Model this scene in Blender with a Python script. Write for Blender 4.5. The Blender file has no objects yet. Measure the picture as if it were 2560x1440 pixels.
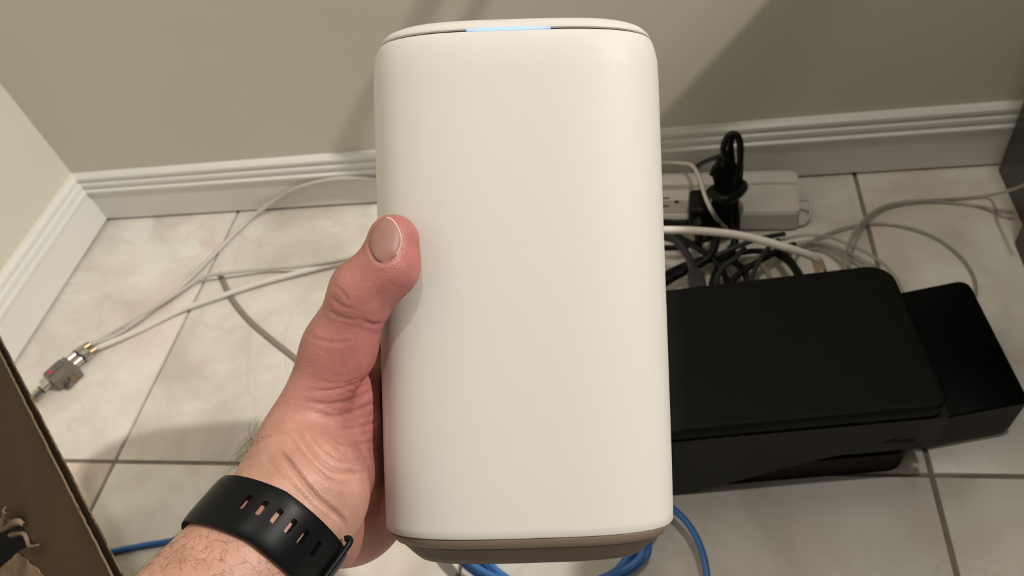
import bpy, bmesh, math, random
import numpy as np
from mathutils import Matrix, Vector

random.seed(7); np.random.seed(7)
S = bpy.context.scene
COL = S.collection

# ------------------------------------------------------------------ camera, world, lamp, exposure
F = 1930.0
RM = np.array([[0.97591834265098, 0.11532244212320333, -0.18515972245632895],
               [-0.034074779581888426, -0.7578117583148074, -0.6515828791153628],
               [-0.21545834370896402, 0.6422009602161618, -0.7356328084198187]])   # rows: right, down, forward
CP = np.array([0.77934532, -0.69897231, 0.62715029])
cam = bpy.data.cameras.new('camera'); co = bpy.data.objects.new('camera', cam); COL.objects.link(co)
cam.sensor_width = 36.0; cam.lens = F / 2560 * 36.0; cam.clip_start = 0.01
m = Matrix.Identity(4)
for i in range(3):
    m[i][0] = RM[0][i]; m[i][1] = -RM[1][i]; m[i][2] = -RM[2][i]; m[i][3] = CP[i]
co.matrix_world = m
cam.dof.use_dof = True; cam.dof.focus_distance = 0.335; cam.dof.aperture_fstop = 15.0
S.camera = co

w = bpy.data.worlds.new('world'); S.world = w; w.use_nodes = True
w.node_tree.nodes['Background'].inputs[0].default_value = (1.0, 0.98, 0.93, 1)
w.node_tree.nodes['Background'].inputs[1].default_value = 0.095

lamp = bpy.data.lights.new('ceiling_lamp_light', 'POINT'); lamp.energy = 250; lamp.shadow_soft_size = 0.030
lamp.color = (1.0, 0.945, 0.865)
lo = bpy.data.objects.new('ceiling_lamp_light', lamp); lo.location = (2.60, -0.45, 2.262); COL.objects.link(lo)
lamp2 = bpy.data.lights.new('overhead_lamp_light', 'POINT'); lamp2.energy = 35; lamp2.shadow_soft_size = 0.05
lamp2.color = (1.0, 0.955, 0.88)
lo2 = bpy.data.objects.new('overhead_lamp_light', lamp2); lo2.location = (1.05, -0.42, 2.40); COL.objects.link(lo2)

S.view_settings.view_transform = 'Standard'; S.view_settings.look = 'None'
S.view_settings.gamma = 1.0; S.view_settings.exposure = 0.0; S.view_settings.use_curve_mapping = False

# ------------------------------------------------------------------ helpers
def ray(x, y): return RM.T @ np.array([(x - 1280) / F, (y - 720) / F, 1.0])
def fl(x, y, z=0.0):                       # point on the level plane z seen along a line of sight
    d = ray(x, y); return CP + (z - CP[2]) / d[2] * d
def wl(x, y, Y=0.0):                       # point on the plane parallel to the back wall
    d = ray(x, y); return CP + (Y - CP[1]) / d[1] * d
def xl(x, y, X):                            # point on an upright plane parallel to the left wall
    d = ray(x, y); return CP + (X - CP[0]) / d[0] * d
def at(x, y, t): return CP + t * ray(x, y)  # point at depth t
def c2w(P): return CP + np.asarray(P) @ RM  # camera axes (right, down, forward) to world

def mat(name, col, rough=0.5, spec=0.5, metal=0.0, **kw):
    mt = bpy.data.materials.new(name); mt.use_nodes = True
    b = mt.node_tree.nodes['Principled BSDF']
    b.inputs['Base Color'].default_value = (*col, 1); b.inputs['Roughness'].default_value = rough
    b.inputs['Specular IOR Level'].default_value = spec; b.inputs['Metallic'].default_value = metal
    for k, v in kw.items(): b.inputs[k.replace('_', ' ')].default_value = v
    return mt
def nodes(mt):
    nt = mt.node_tree; return nt, nt.nodes['Principled BSDF'], nt.nodes.new, nt.links.new
def noise(mt, scale, c0, c1, lo=0.35, hi=0.65, coord='Object', detail=4, bump=0.0, bscale=None, rnd=False, dist=0.0):
    nt, b, N, L = nodes(mt)
    tc = N('ShaderNodeTexCoord'); n = N('ShaderNodeTexNoise'); r = N('ShaderNodeValToRGB')
    n.inputs['Scale'].default_value = scale; n.inputs['Detail'].default_value = detail; n.inputs['Distortion'].default_value = dist
    L(tc.outputs[coord], n.inputs['Vector'])
    r.color_ramp.elements[0].position = lo; r.color_ramp.elements[1].position = hi
    r.color_ramp.elements[0].color = (*c0, 1); r.color_ramp.elements[1].color = (*c1, 1)
    L(n.outputs['Fac'], r.inputs['Fac']); L(r.outputs['Color'], b.inputs['Base Color'])
    if bump:
        n2 = N('ShaderNodeTexNoise'); n2.inputs['Scale'].default_value = bscale or scale; n2.inputs['Detail'].default_value = 3
        L(tc.outputs[coord], n2.inputs['Vector'])
        bp = N('ShaderNodeBump'); bp.inputs['Strength'].default_value = bump; bp.inputs['Distance'].default_value = 0.001
        L(n2.outputs['Fac'], bp.inputs['Height']); L(bp.outputs['Normal'], b.inputs['Normal'])
    return mt

MW = {}                                     # world matrices of the empties
def thing(name, label, cat, loc, axes=None, group=None, kind=None):
    o = bpy.data.objects.new(name, None); COL.objects.link(o); o.empty_display_size = 0.02
    M = Matrix.Identity(4)
    if axes is not None:
        for j in range(3):
            for i in range(3): M[i][j] = axes[j][i]
    for i in range(3): M[i][3] = loc[i]
    o.matrix_world = M; MW[o] = M
    if label: o['label'] = label
    if cat: o['category'] = cat
    if group: o['group'] = group
    if kind: o['kind'] = kind
    return o
def tag(o, label, cat, group=None):
    o['label'] = label; o['category'] = cat
    if group: o['group'] = group
    return o
def obj(name, verts, faces, mt, parent=None, smooth=True, local=False, sharp=None):
    v = np.array(verts, float)
    P = MW.get(parent)
    if P is not None and not local:
        A = np.array(P.inverted()); v = v @ A[:3, :3].T + A[:3, 3]
    me = bpy.data.meshes.new(name); me.from_pydata(v.tolist(), [], [list(map(int, f)) for f in faces]); me.update()
    if mt: me.materials.append(mt)
    if smooth:
        me.polygons.foreach_set('use_smooth', [True] * len(me.polygons))
        if sharp: me.set_sharp_from_angle(angle=math.radians(sharp))
    o = bpy.data.objects.new(name, me); COL.objects.link(o)
    if parent: o.parent = parent; MW[o] = P
    return o
def sub(name, verts, faces, mt, parent, **k):  # sub-part: same axes as the part it sits on
    return obj(name, verts, faces, mt, parent, **k)
def boxg(c, s, bev=0.0, seg=2, ax=None):    # box verts / faces, centre c, size s, optional axes, bevelled
    bm = bmesh.new(); bmesh.ops.create_cube(bm, size=1)
    for v in bm.verts: v.co = Vector((v.co.x * s[0], v.co.y * s[1], v.co.z * s[2]))
    if bev: bmesh.ops.bevel(bm, geom=bm.edges[:], offset=bev, segments=seg, profile=0.5, affect='EDGES')
    bm.verts.index_update()
    V = np.array([v.co[:] for v in bm.verts]); Fc = [[v.index for v in f.verts] for f in bm.faces]; bm.free()
    if ax is not None: V = V @ np.array(ax)
    return V + np.array(c), Fc
def join(*gs):
    V = []; Fc = []; n = 0
    for v, f in gs:
        V.append(np.asarray(v, float)); Fc += [[i + n for i in q] for q in f]; n += len(v)
    return np.vstack(V), Fc
def spline(P, n=10):
    P = np.array(P, float)
    Q = np.vstack([2 * P[0] - P[1], P, 2 * P[-1] - P[-2]]); out = []
    for i in range(1, len(Q) - 2):
        p0, p1, p2, p3 = Q[i - 1], Q[i], Q[i + 1], Q[i + 2]
        for t in np.linspace(0, 1, n, endpoint=False):
            out.append(0.5 * ((2 * p1) + (p2 - p0) * t + (2 * p0 - 5 * p1 + 4 * p2 - p3) * t * t + (3 * p1 - p0 - 3 * p2 + p3) * t ** 3))
    out.append(Q[-2]); return np.array(out)
def tubeg(P, r, seg=10, n=8, smooth=True, flat=1.0):
    C = spline(P, n) if smooth else np.array(P, float)
    k = len(C); R_ = np.full(k, r) if np.isscalar(r) else np.interp(np.linspace(0, 1, k), np.linspace(0, 1, len(r)), r)
    T = np.gradient(C, axis=0); T /= np.linalg.norm(T, axis=1)[:, None]
    up = np.array([0, 0, 1.0]) if abs(T[0][2]) < 0.9 else np.array([1.0, 0, 0])
    u = np.cross(T[0], up); u /= np.linalg.norm(u); V = []
    for i in range(k):
        u = u - T[i] * (u @ T[i]); u /= np.linalg.norm(u); v = np.cross(T[i], u)
        for a in np.linspace(0, 2 * math.pi, seg, endpoint=False):
            V.append(C[i] + R_[i] * (math.cos(a) * u + flat * math.sin(a) * v))
    Fc = [[i * seg + j, i * seg + (j + 1) % seg, (i + 1) * seg + (j + 1) % seg, (i + 1) * seg + j] for i in range(k - 1) for j in range(seg)]
    Fc += [list(range(seg))[::-1], [(k - 1) * seg + j for j in range(seg)]]
    return np.array(V), Fc
def loft(rings, cap0=True, cap1=True):
    n = len(rings[0]); V = np.vstack(rings); k = len(rings)
    Fc = [[i * n + j, i * n + (j + 1) % n, (i + 1) * n + (j + 1) % n, (i + 1) * n + j] for i in range(k - 1) for j in range(n)]
    if cap0: Fc.append(list(range(n))[::-1])
    if cap1: Fc.append([(k - 1) * n + j for j in range(n)])
    return V, Fc
def axes_from(x, z=(0, 0, 1)):
    x = np.array(x, float); x /= np.linalg.norm(x); z = np.array(z, float)
    y = np.cross(z, x); y /= np.linalg.norm(y); z = np.cross(x, y)
    return np.array([x, y, z])

# ------------------------------------------------------------------ materials
M_wall = noise(mat('wall_paint', (0.58, 0.53, 0.43), 0.6, 0.3), 3.0, (0.655, 0.622, 0.530), (0.685, 0.652, 0.560), bump=0.12, bscale=260)
M_trim = mat('trim_paint', (0.76, 0.75, 0.715), 0.32, 0.5)
M_grout = noise(mat('grout', (0.25, 0.21, 0.165), 0.9, 0.2), 40, (0.20, 0.17, 0.135), (0.30, 0.26, 0.205))
M_tile = mat('marbled_tile', (0.7, 0.65, 0.58), 0.33, 0.45)
nt, b, N, L = nodes(M_tile)
tc = N('ShaderNodeTexCoord'); oi = N('ShaderNodeObjectInfo'); add = N('ShaderNodeVectorMath'); add.operation = 'MULTIPLY_ADD'
L(oi.outputs['Location'], add.inputs[0]); add.inputs[1].default_value = (3.7, 5.3, 0); L(tc.outputs['Object'], add.inputs[2])
n1 = N('ShaderNodeTexNoise'); n1.inputs['Scale'].default_value = 9; n1.inputs['Detail'].default_value = 6; n1.inputs['Distortion'].default_value = 0.8
n2 = N('ShaderNodeTexNoise'); n2.inputs['Scale'].default_value = 4.5; n2.inputs['Detail'].default_value = 5; n2.inputs['Distortion'].default_value = 1.6
n3 = N('ShaderNodeTexNoise'); n3.inputs['Scale'].default_value = 3.2; n3.inputs['Detail'].default_value = 8; n3.inputs['Distortion'].default_value = 2.2
for n_ in (n1, n2, n3): L(add.outputs[0], n_.inputs['Vector'])
r1 = N('ShaderNodeValToRGB'); e = r1.color_ramp.elements
e[0].position = .34; e[0].color = (0.60, 0.555, 0.485, 1); e[1].position = .62; e[1].color = (0.79, 0.755, 0.685, 1)
r2 = N('ShaderNodeValToRGB'); e = r2.color_ramp.elements
e[0].position = .52; e[0].color = (0, 0, 0, 1); e[1].position = .70; e[1].color = (0.5, 0.5, 0.5, 1)
r3 = N('ShaderNodeValToRGB'); e = r3.color_ramp.elements       # thin veins
e[0].position = .47; e[0].color = (0, 0, 0, 1); e[1].position = .50; e[1].color = (0.34, 0.34, 0.34, 1); x_ = e.new(.525); x_.color = (0, 0, 0, 1)
mx = N('ShaderNodeMix'); mx.data_type = 'RGBA'; mx.inputs['B'].default_value = (0.68, 0.49, 0.43, 1)
mx2 = N('ShaderNodeMix'); mx2.data_type = 'RGBA'; mx2.inputs['B'].default_value = (0.44, 0.36, 0.29, 1)
L(n1.outputs['Fac'], r1.inputs['Fac']); L(n2.outputs['Fac'], r2.inputs['Fac']); L(n3.outputs['Fac'], r3.inputs['Fac'])
L(r2.outputs['Color'], mx.inputs['Factor']); L(r1.outputs['Color'], mx.inputs['A'])
mul = N('ShaderNodeMath'); mul.operation = 'MULTIPLY'; L(r3.outputs['Color'], mul.inputs[0]); L(n1.outputs['Fac'], mul.inputs[1])
L(mul.outputs[0], mx2.inputs['Factor']); L(mx.outputs['Result'], mx2.inputs['A']); L(mx2.outputs['Result'], b.inputs['Base Color'])

M_white = mat('matte_white_plastic', (0.635, 0.615, 0.575), 0.5, 0.3)
nt, b, N, L = nodes(M_white); tc = N('ShaderNodeTexCoord'); n1 = N('ShaderNodeTexNoise'); n1.inputs['Scale'].default_value = 1800
L(tc.outputs['Object'], n1.inputs['Vector']); bp = N('ShaderNodeBump'); bp.inputs['Strength'].default_value = 0.06; bp.inputs['Distance'].default_value = 0.0004
L(n1.outputs['Fac'], bp.inputs['Height']); L(bp.outputs['Normal'], b.inputs['Normal'])
M_seam = mat('seam_dark', (0.12, 0.09, 0.07), 0.7, 0.2)
M_basebr = mat('brown_plastic', (0.075, 0.048, 0.030), 0.45, 0.25)
M_basering = mat('taupe_ring', (0.22, 0.165, 0.12), 0.45, 0.3)
M_led = mat('status_light', (0.36, 0.50, 0.78), 0.4)
nt, b, N, L = nodes(M_led); b.inputs['Emission Color'].default_value = (0.36, 0.56, 1.0, 1); b.inputs['Emission Strength'].default_value = 0.5
M_blackmatte = noise(mat('black_matte_plastic', (0.012, 0.012, 0.011), 0.55, 0.12), 900, (0.0045, 0.0045, 0.0042), (0.0065, 0.0065, 0.006), bump=0.1, bscale=1500)
M_blackdeep = mat('black_deep_plastic', (0.0025, 0.0025, 0.0025), 0.35, 0.07)
M_blackside = mat('charcoal_plastic', (0.016, 0.016, 0.0155), 0.45, 0.2)
M_darkbrown = mat('dark_brown_plastic', (0.009, 0.0055, 0.0045), 0.5, 0.1)
M_cordblack = mat('black_cord', (0.006, 0.006, 0.006), 0.42, 0.2)
M_cordgrey = mat('charcoal_cord', (0.035, 0.035, 0.034), 0.5, 0.25)
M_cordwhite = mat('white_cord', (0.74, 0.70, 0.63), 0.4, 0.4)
M_cordshade = mat('white_cord_shaded', (0.56, 0.525, 0.465), 0.4, 0.4)  # darker copy of the white cord, with shade put into the colour
M_taupe = mat('taupe_cord_and_shadow', (0.26, 0.225, 0.18), 0.7, 0.2)
M_blue = mat('blue_cord', (0.05, 0.185, 0.50), 0.38, 0.45)
M_clear = mat('clear_vinyl_cord', (0.62, 0.60, 0.55), 0.18, 0.5, Transmission_Weight=0.65, IOR=1.35)
M_metal = mat('nickel', (0.62, 0.59, 0.54), 0.22, 0.5, 1.0)
M_metaldull = mat('cast_zinc', (0.26, 0.24, 0.21), 0.38, 0.5, 0.85)
M_brass = mat('brass', (0.42, 0.32, 0.20), 0.4, 0.5, 1.0)
M_red = mat('red_print', (0.45, 0.07, 0.08), 0.5, 0.3)
M_strip = mat('strip_grey_plastic', (0.62, 0.58, 0.53), 0.42, 0.4)
M_stripface = mat('strip_outlet_face', (0.40, 0.345, 0.30), 0.5, 0.3)
M_slot = mat('slot_dark', (0.03, 0.022, 0.018), 0.8, 0.2)
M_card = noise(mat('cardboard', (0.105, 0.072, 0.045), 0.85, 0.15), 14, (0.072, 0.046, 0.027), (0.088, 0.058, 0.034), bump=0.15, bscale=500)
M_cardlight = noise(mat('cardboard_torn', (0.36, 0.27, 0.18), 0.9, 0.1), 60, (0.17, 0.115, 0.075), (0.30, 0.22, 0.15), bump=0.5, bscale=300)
M_cutedge = mat('cardboard_cut_edge', (0.17, 0.125, 0.08), 0.9, 0.1)
M_flute = mat('flute_shadow_brown', (0.025, 0.016, 0.010), 0.9, 0.1)
M_wood = noise(mat('dark_cabinet', (0.045, 0.036, 0.028), 0.35, 0.4), 8, (0.026, 0.019, 0.014), (0.038, 0.029, 0.022))
M_strap = mat('black_rubber_strap', (0.0045, 0.005, 0.0055), 0.36, 0.11)

# ------------------------------------------------------------------ the setting
TW, TD, X0, Y0 = 0.3862, 0.384, 0.2006 - 0.3862, -0.370
floor = thing('floor', None, None, (0, 0, 0), kind='structure')
v, f = boxg((1.4, -1.0, -0.0135), (3.4, 2.1, 0.02)); obj('grout_bed', v, f, M_grout, floor, smooth=False)
tv, tf = boxg((0, 0, -0.006), (TW - 0.0042, TD - 0.0042, 0.012), 0.0009, 2)
tme = None
for i in range(0, 8):
    for j in range(-1, 4):
        cx, cy = X0 + TW * (i + 0.5), Y0 - TD * (j + 0.5)
        if tme is None:
            o = obj('tile', tv, tf, M_tile, floor, local=True, sharp=40); tme = o.data
        else:
            o = bpy.data.objects.new('tile', tme); COL.objects.link(o); o.parent = floor
        o.location = (cx, cy, random.uniform(-0.0002, 0.0002))

def structure(name, v, f, mt, smooth=False, sharp=None):
    o = obj(name, v, f, mt, None, smooth=smooth, sharp=sharp); o['kind'] = 'structure'; return o
v, f = boxg((1.4, 0.062, 1.2), (3.0, 0.10, 2.6)); structure('wall_back', v, f, M_wall)
v, f = boxg((-0.062, -0.95, 1.2), (0.10, 2.2, 2.6)); structure('wall_left', v, f, M_wall)
prof = [(0.013, 0.0032), (0.0, 0.0032), (0.0, 0.0495), (-0.0022, 0.0512), (-0.0022, 0.0542), (0.0012, 0.0556), (0.0018, 0.0588),
        (0.0004, 0.0600), (0.0008, 0.0640), (0.0034, 0.0660), (0.0040, 0.0688), (0.0022, 0.0700), (0.0026, 0.0735), (0.0062, 0.0762), (0.013, 0.0772)]
def base_run(p0, p1, nrm):
    A = [np.array([p0[0] + nrm[0] * o_, p0[1] + nrm[1] * o_, z]) for o_, z in prof]
    B_ = [np.array([p1[0] + nrm[0] * o_, p1[1] + nrm[1] * o_, z]) for o_, z in prof]
    return loft([np.array(A), np.array(B_)])
v, f = base_run((-0.012, 0), (2.6, 0), (0, 1)); structure('baseboard_back', v, f, M_trim)
v, f = base_run((0, -2.0), (0, 0.012), (-1, 0)); structure('baseboard_left', v, f, M_trim)

# ------------------------------------------------------------------ held gateway
rl = math.radians(-1.75); tl = 0.022
ux = np.array([math.cos(rl), math.sin(rl), 0.0])
uz = np.array([math.sin(rl), -math.cos(rl), tl]); uz /= np.linalg.norm(uz)
ux = ux - uz * (ux @ uz); ux /= np.linalg.norm(ux)
uy = np.cross(uz, ux)
HA, HB, HN = 0.0672, 0.040, 3.3            # half width, half depth, superellipse power
zc = 0.330 + HB
DEV0 = np.array([(1325 - 1280) / F * zc, (1441 - 720) / F * 0.330, zc])   # camera axes: bottom centre of the base
gw_axes = [RM.T @ ux, RM.T @ uy, RM.T @ uz]
gw = thing('gateway', 'tall white rounded gateway with blue light slit, held upright in the hand', 'router', c2w(DEV0), gw_axes)
def section(sx, z, n=96, dx=0.0, p=HN, inset=None):
    a, b_ = (HA * sx, HB * sx) if inset is None else (HA - inset, HB - inset)
    th = np.linspace(0, 2 * math.pi, n, endpoint=False); c, s = np.cos(th), np.sin(th)
    return np.stack([a * np.sign(c) * np.abs(c) ** (2 / p) + dx, b_ * np.sign(s) * np.abs(s) ** (2 / p), np.full(n, z)], 1)
ZB, ZT = 0.0150, 0.2357
def S_(l, n=128): return [section(1, z, n, inset=i) for i, z in l]
v, f = loft(S_([(0.0040, ZB + 0.002), (0.0008, ZB), (0.0003, ZB + 0.0006), (0.0002, ZB + 0.004), (0.0, ZB + 0.03), (0.0, ZT - 0.018), (0.0003, ZT - 0.009), (0.0012, ZT - 0.004), (0.0020, ZT - 0.0012), (0.0026, ZT - 0.0002), (0.0050, ZT)]))
obj('body', v, f, M_white, gw, local=True, sharp=60)
v, f = loft(S_([(0.0042, ZT - 0.001), (0.0042, ZT + 0.002)])); obj('seam', v, f, M_seam, gw, local=True)
v, f = loft(S_([(0.0060, ZT + 0.0007), (0.0032, ZT + 0.0009), (0.0030, ZT + 0.0013), (0.0038, ZT + 0.0030), (0.0058, ZT + 0.0052), (0.0090, ZT + 0.0071), (0.0140, ZT + 0.0084), (0.022, ZT + 0.0090)]))
obj('lid', v, f, M_white, gw, local=True, sharp=60)
v, f = loft(S_([(0.0014, ZB - 0.0002), (0.0016, ZB - 0.0012), (0.0042, ZB - 0.0052)])); obj('trim_ring', v, f, M_basering, gw, local=True)
v, f = loft(S_([(0.0044, ZB - 0.0048), (0.0066, ZB - 0.0065), (0.0110, ZB - 0.0115), (0.0145, ZB - 0.0150), (0.020, ZB - 0.0158)])); obj('base', v, f, M_basebr, gw, local=True)
for sx in (-1, 1):
    v, f = boxg((0.002 + sx * 0.026, -0.014, -0.0006), (0.016, 0.010, 0.0016), 0.0007); obj('foot', v, f, M_basebr, gw, local=True)
# light slit: a curved bar following the front of the seam
xs = np.linspace(-0.0215, 0.0155, 25); bar = []
for x_ in xs:
    tpr = math.sin(math.pi * (x_ + 0.0215) / 0.037); h = 0.00022 + 0.00062 * max(0, tpr) ** 0.8
    yy = -(HB - 0.0030) * (1 - abs(x_ / (HA - 0.0030)) ** HN) ** (1 / HN)
    zz = ZT + 0.0005
    bar.append(np.array([[x_, yy - 0.0006, zz - h], [x_, yy - 0.0006, zz + h], [x_, yy + 0.0022, zz + h], [x_, yy + 0.0022, zz - h]]))
v, f = loft(bar); o = obj('light_bar', v, f, M_led, gw, local=True, smooth=False); o['label'] = 'glowing pale blue light bar'

# ------------------------------------------------------------------ hand and forearm (one continuous surface from a distance field, camera axes)
def K(x, y, z): return np.array([(x - 1280) / F * z, (y - 720) / F * z, z])
def cone(P, a, b_, ra, rb):
    ab = b_ - a; t = np.clip(((P - a) @ ab) / (ab @ ab), 0, 1)
    return np.linalg.norm(P - a - t[:, None] * ab, axis=1) - (ra + t * (rb - ra))
def smin(a, b_, k):
    h = np.clip(0.5 + 0.5 * (b_ - a) / k, 0, 1); return b_ * (1 - h) + a * h - k * h * (1 - h)
def smax(a, b_, k): return -smin(-a, -b_, k)
def kc(P, p, q): return cone(P, K(*p[:3]), K(*q[:3]), p[3] * p[2] / F, q[3] * q[2] / F)   # radii given in picture units at that depth
def dev_sdf(P):
    q = P - DEV0; x = q @ ux / HA; y = q @ uy / HB; z = q @ uz
    rr = (np.abs(x) ** HN + np.abs(y) ** HN) ** (1 / HN)
    return np.maximum(rr - 1, np.abs(rr - 1) * 0 + rr - 1) * HB * 0.9 + np.maximum(0, np.abs(z - 0.118) - 0.118)
WR = np.array([-0.0975, 0.0885, 0.312])      # wrist centre
AX = np.array([0.50, -0.665, 0.555]); AX /= np.linalg.norm(AX)
WU = np.array([0.76, 0.64, 0.08]); WU -= AX * (WU @ AX); WU /= np.linalg.norm(WU)     # across the wrist, thumb side negative
WV = np.cross(AX, WU)
if WV[2] > 0: WV = -WV                        # towards the lens (palm side)
def arm(P):
    d = None
    for u0, v0, r0, u1, v1, r1 in ((0.0042, 0.0, 0.0183, -0.005, 0.0, 0.027), (0.0130, 0.0, 0.0185, 0.016, 0.0, 0.026), (0.006, 0.0015, 0.0190, 0.003, 0.003, 0.030)):
        e_ = cone(P, WR + AX * 0.012 + WU * u0 + WV * v0, WR - AX * 0.150 + WU * u1 + WV * v1, r0, r1)
        d = e_ if d is None else smin(d, e_, 0.012)
    return d
MCP = [(-0.0790, 0.028, 0.392, 0.0125), (-0.0810, 0.050, 0.398, 0.0130), (-0.0785, 0.071, 0.396, 0.0120), (-0.0740, 0.089, 0.389, 0.0110)]
PIP = [(-0.0480, 0.014, 0.4285, 0.0100), (-0.0460, 0.038, 0.4310, 0.0102), (-0.0470, 0.062, 0.4285, 0.0097), (-0.0510, 0.084, 0.4210, 0.0086)]
DIP = [(-0.0170, 0.008, 0.4275, 0.0086), (-0.0130, 0.032, 0.4290, 0.0088), (-0.0160, 0.057, 0.4275, 0.0084), (-0.0260, 0.081, 0.4240, 0.0074)]
TIP = [(0.0050, 0.007, 0.4255, 0.0072), (0.0110, 0.029, 0.4265, 0.0074), (0.0070, 0.055, 0.4255, 0.0070), (-0.0070, 0.080, 0.4225, 0.0062)]
def body_sdf(P):
    d = arm(P)
    # thumb column
    t = kc(P, (722, 1128, .336, 72), (848, 872, .338, 84))
    t = smin(t, kc(P, (848, 872, .338, 84), (908, 728, .331, 76)), 0.008)
    t = smin(t, kc(P, (908, 728, .331, 78), (972, 668, .328, 68)), 0.006)
    t = smin(t, kc(P, (972, 668, .328, 70), (984, 600, .3285, 64)), 0.007)
    # thenar and heel of the hand
    p = kc(P, (770, 1110, .350, 110), (848, 1000, .366, 96))
    p = smin(p, kc(P, (705, 1215, .330, 100), (800, 1130, .354, 106)), 0.012)
    p = smin(p, kc(P, (772, 1322, .332, 90), (838, 1302, .380, 84)), 0.012)
    p = smin(p, kc(P, (838, 1302, .380, 84), (893, 1262, .402, 98)), 0.012)
    p = smin(p, kc(P, (900, 985, .379, 86), (893, 1290, .395, 96)), 0.022)
    wc = WR + AX * 0.018 - WV * 0.005
    for k_, (a, r_) in enumerate(((-0.004, .0155), (0.001, .0160), (0.007, .0160), (0.013, .0155))):
        p = smin(p, cone(P, wc + WU * a, np.array(MCP[k_][:3]), r_, MCP[k_][3] + 0.001), 0.008)
    h = smin(t, p, 0.010)
    h = smin(h, d, 0.014)
    fg = None
    for k_ in range(4):
        c = cone(P, np.array(MCP[k_][:3]), np.array(PIP[k_][:3]), MCP[k_][3], PIP[k_][3])
        c = smin(c, cone(P, np.array(PIP[k_][:3]), np.array(DIP[k_][:3]), PIP[k_][3], DIP[k_][3]), 0.003)
        c = smin(c, cone(P, np.array(DIP[k_][:3]), np.array(TIP[k_][:3]), DIP[k_][3], TIP[k_][3]), 0.003)
        fg = c if fg is None else smin(fg, c, 0.0012)
    h = smin(h, fg, 0.005)
    return smax(h, -(dev_sdf(P) - 0.0004), 0.0015)
def nets(sdf, lo_, hi_, hf, cf=6):
    hc = hf * cf; nc = np.ceil((hi_ - lo_) / hc).astype(int); 
    g = [lo_[i] + hc * (np.arange(nc[i]) + 0.5) for i in range(3)]
    G = np.stack(np.meshgrid(*g, indexing='ij'), -1).reshape(-1, 3)
    D = sdf(G).reshape(nc)
    D = np.repeat(np.repeat(np.repeat(D, cf, 0), cf, 1), cf, 2).astype(np.float32)
    idx = np.argwhere(np.abs(D) < hc * 1.6)
    P = lo_ + hf * (idx + 0.5)
    D[idx[:, 0], idx[:, 1], idx[:, 2]] = sdf(P)
    s = D < 0
    sh = np.array(D.shape) - 1
    corners = [(i, j, k) for i in (0, 1) for j in (0, 1) for k in (0, 1)]
    cnt = sum(s[i:i + sh[0], j:j + sh[1], k:k + sh[2]].astype(np.int8) for i, j, k in corners)
    cells = np.argwhere((cnt > 0) & (cnt < 8)); ids = np.full(sh, -1, np.int64); ids[tuple(cells.T)] = np.arange(len(cells))
    acc = np.zeros((len(cells), 3)); num = np.zeros(len(cells))
    for a in corners:
        for ax in range(3):
            if a[ax]: continue
            b2 = list(a); b2[ax] = 1
            da = D[tuple((cells + a).T)]; db = D[tuple((cells + b2).T)]; mk = (da < 0) != (db < 0)
            t = np.where(mk, da / np.where(mk, da - db, 1), 0)
            pt = np.array(a, float)[None] + t[:, None] * (np.array(b2) - np.array(a))
            acc[mk] += pt[mk]; num[mk] += 1
    V = lo_ + hf * (cells + acc / num[:, None] + 0.5)
    Fc = []
    for ax in range(3):
        o1, o2 = (ax + 1) % 3, (ax + 2) % 3
        sl0 = [slice(None)] * 3; sl1 = [slice(None)] * 3; sl0[ax] = slice(0, -1); sl1[ax] = slice(1, None)
        E = np.argwhere(s[tuple(sl0)] != s[tuple(sl1)])
        E = E[(E[:, o1] > 0) & (E[:, o2] > 0) & (E[:, o1] < sh[o1]) & (E[:, o2] < sh[o2]) & (E[:, ax] < sh[ax])]
        neg = s[tuple(E.T)]
        u = np.zeros(3, int); u[o1] = 1; w_ = np.zeros(3, int); w_[o2] = 1
        q = np.stack([ids[tuple((E - u - w_).T)], ids[tuple((E - w_).T)], ids[tuple(E.T)], ids[tuple((E - u).T)]], 1)
        q = np.where(neg[:, None], q, q[:, ::-1]); Fc.append(q)
    Fc = np.vstack(Fc); Fc = Fc[(Fc >= 0).all(1)]
    return V, Fc
HV, HF = nets(body_sdf, np.array([-0.250, -0.060, 0.165]), np.array([0.035, 0.260, 0.465]), 0.00085)
def grad(P, h=0.0006):
    g = np.stack([body_sdf(P + np.eye(3)[i] * h) - body_sdf(P - np.eye(3)[i] * h) for i in range(3)], 1)
    return g / np.maximum(np.linalg.norm(g, axis=1), 1e-9)[:, None]
HN_ = grad(HV)
HU = np.stack([1280 + F * HV[:, 0] / HV[:, 2], 720 + F * HV[:, 1] / HV[:, 2]], 1)
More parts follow.
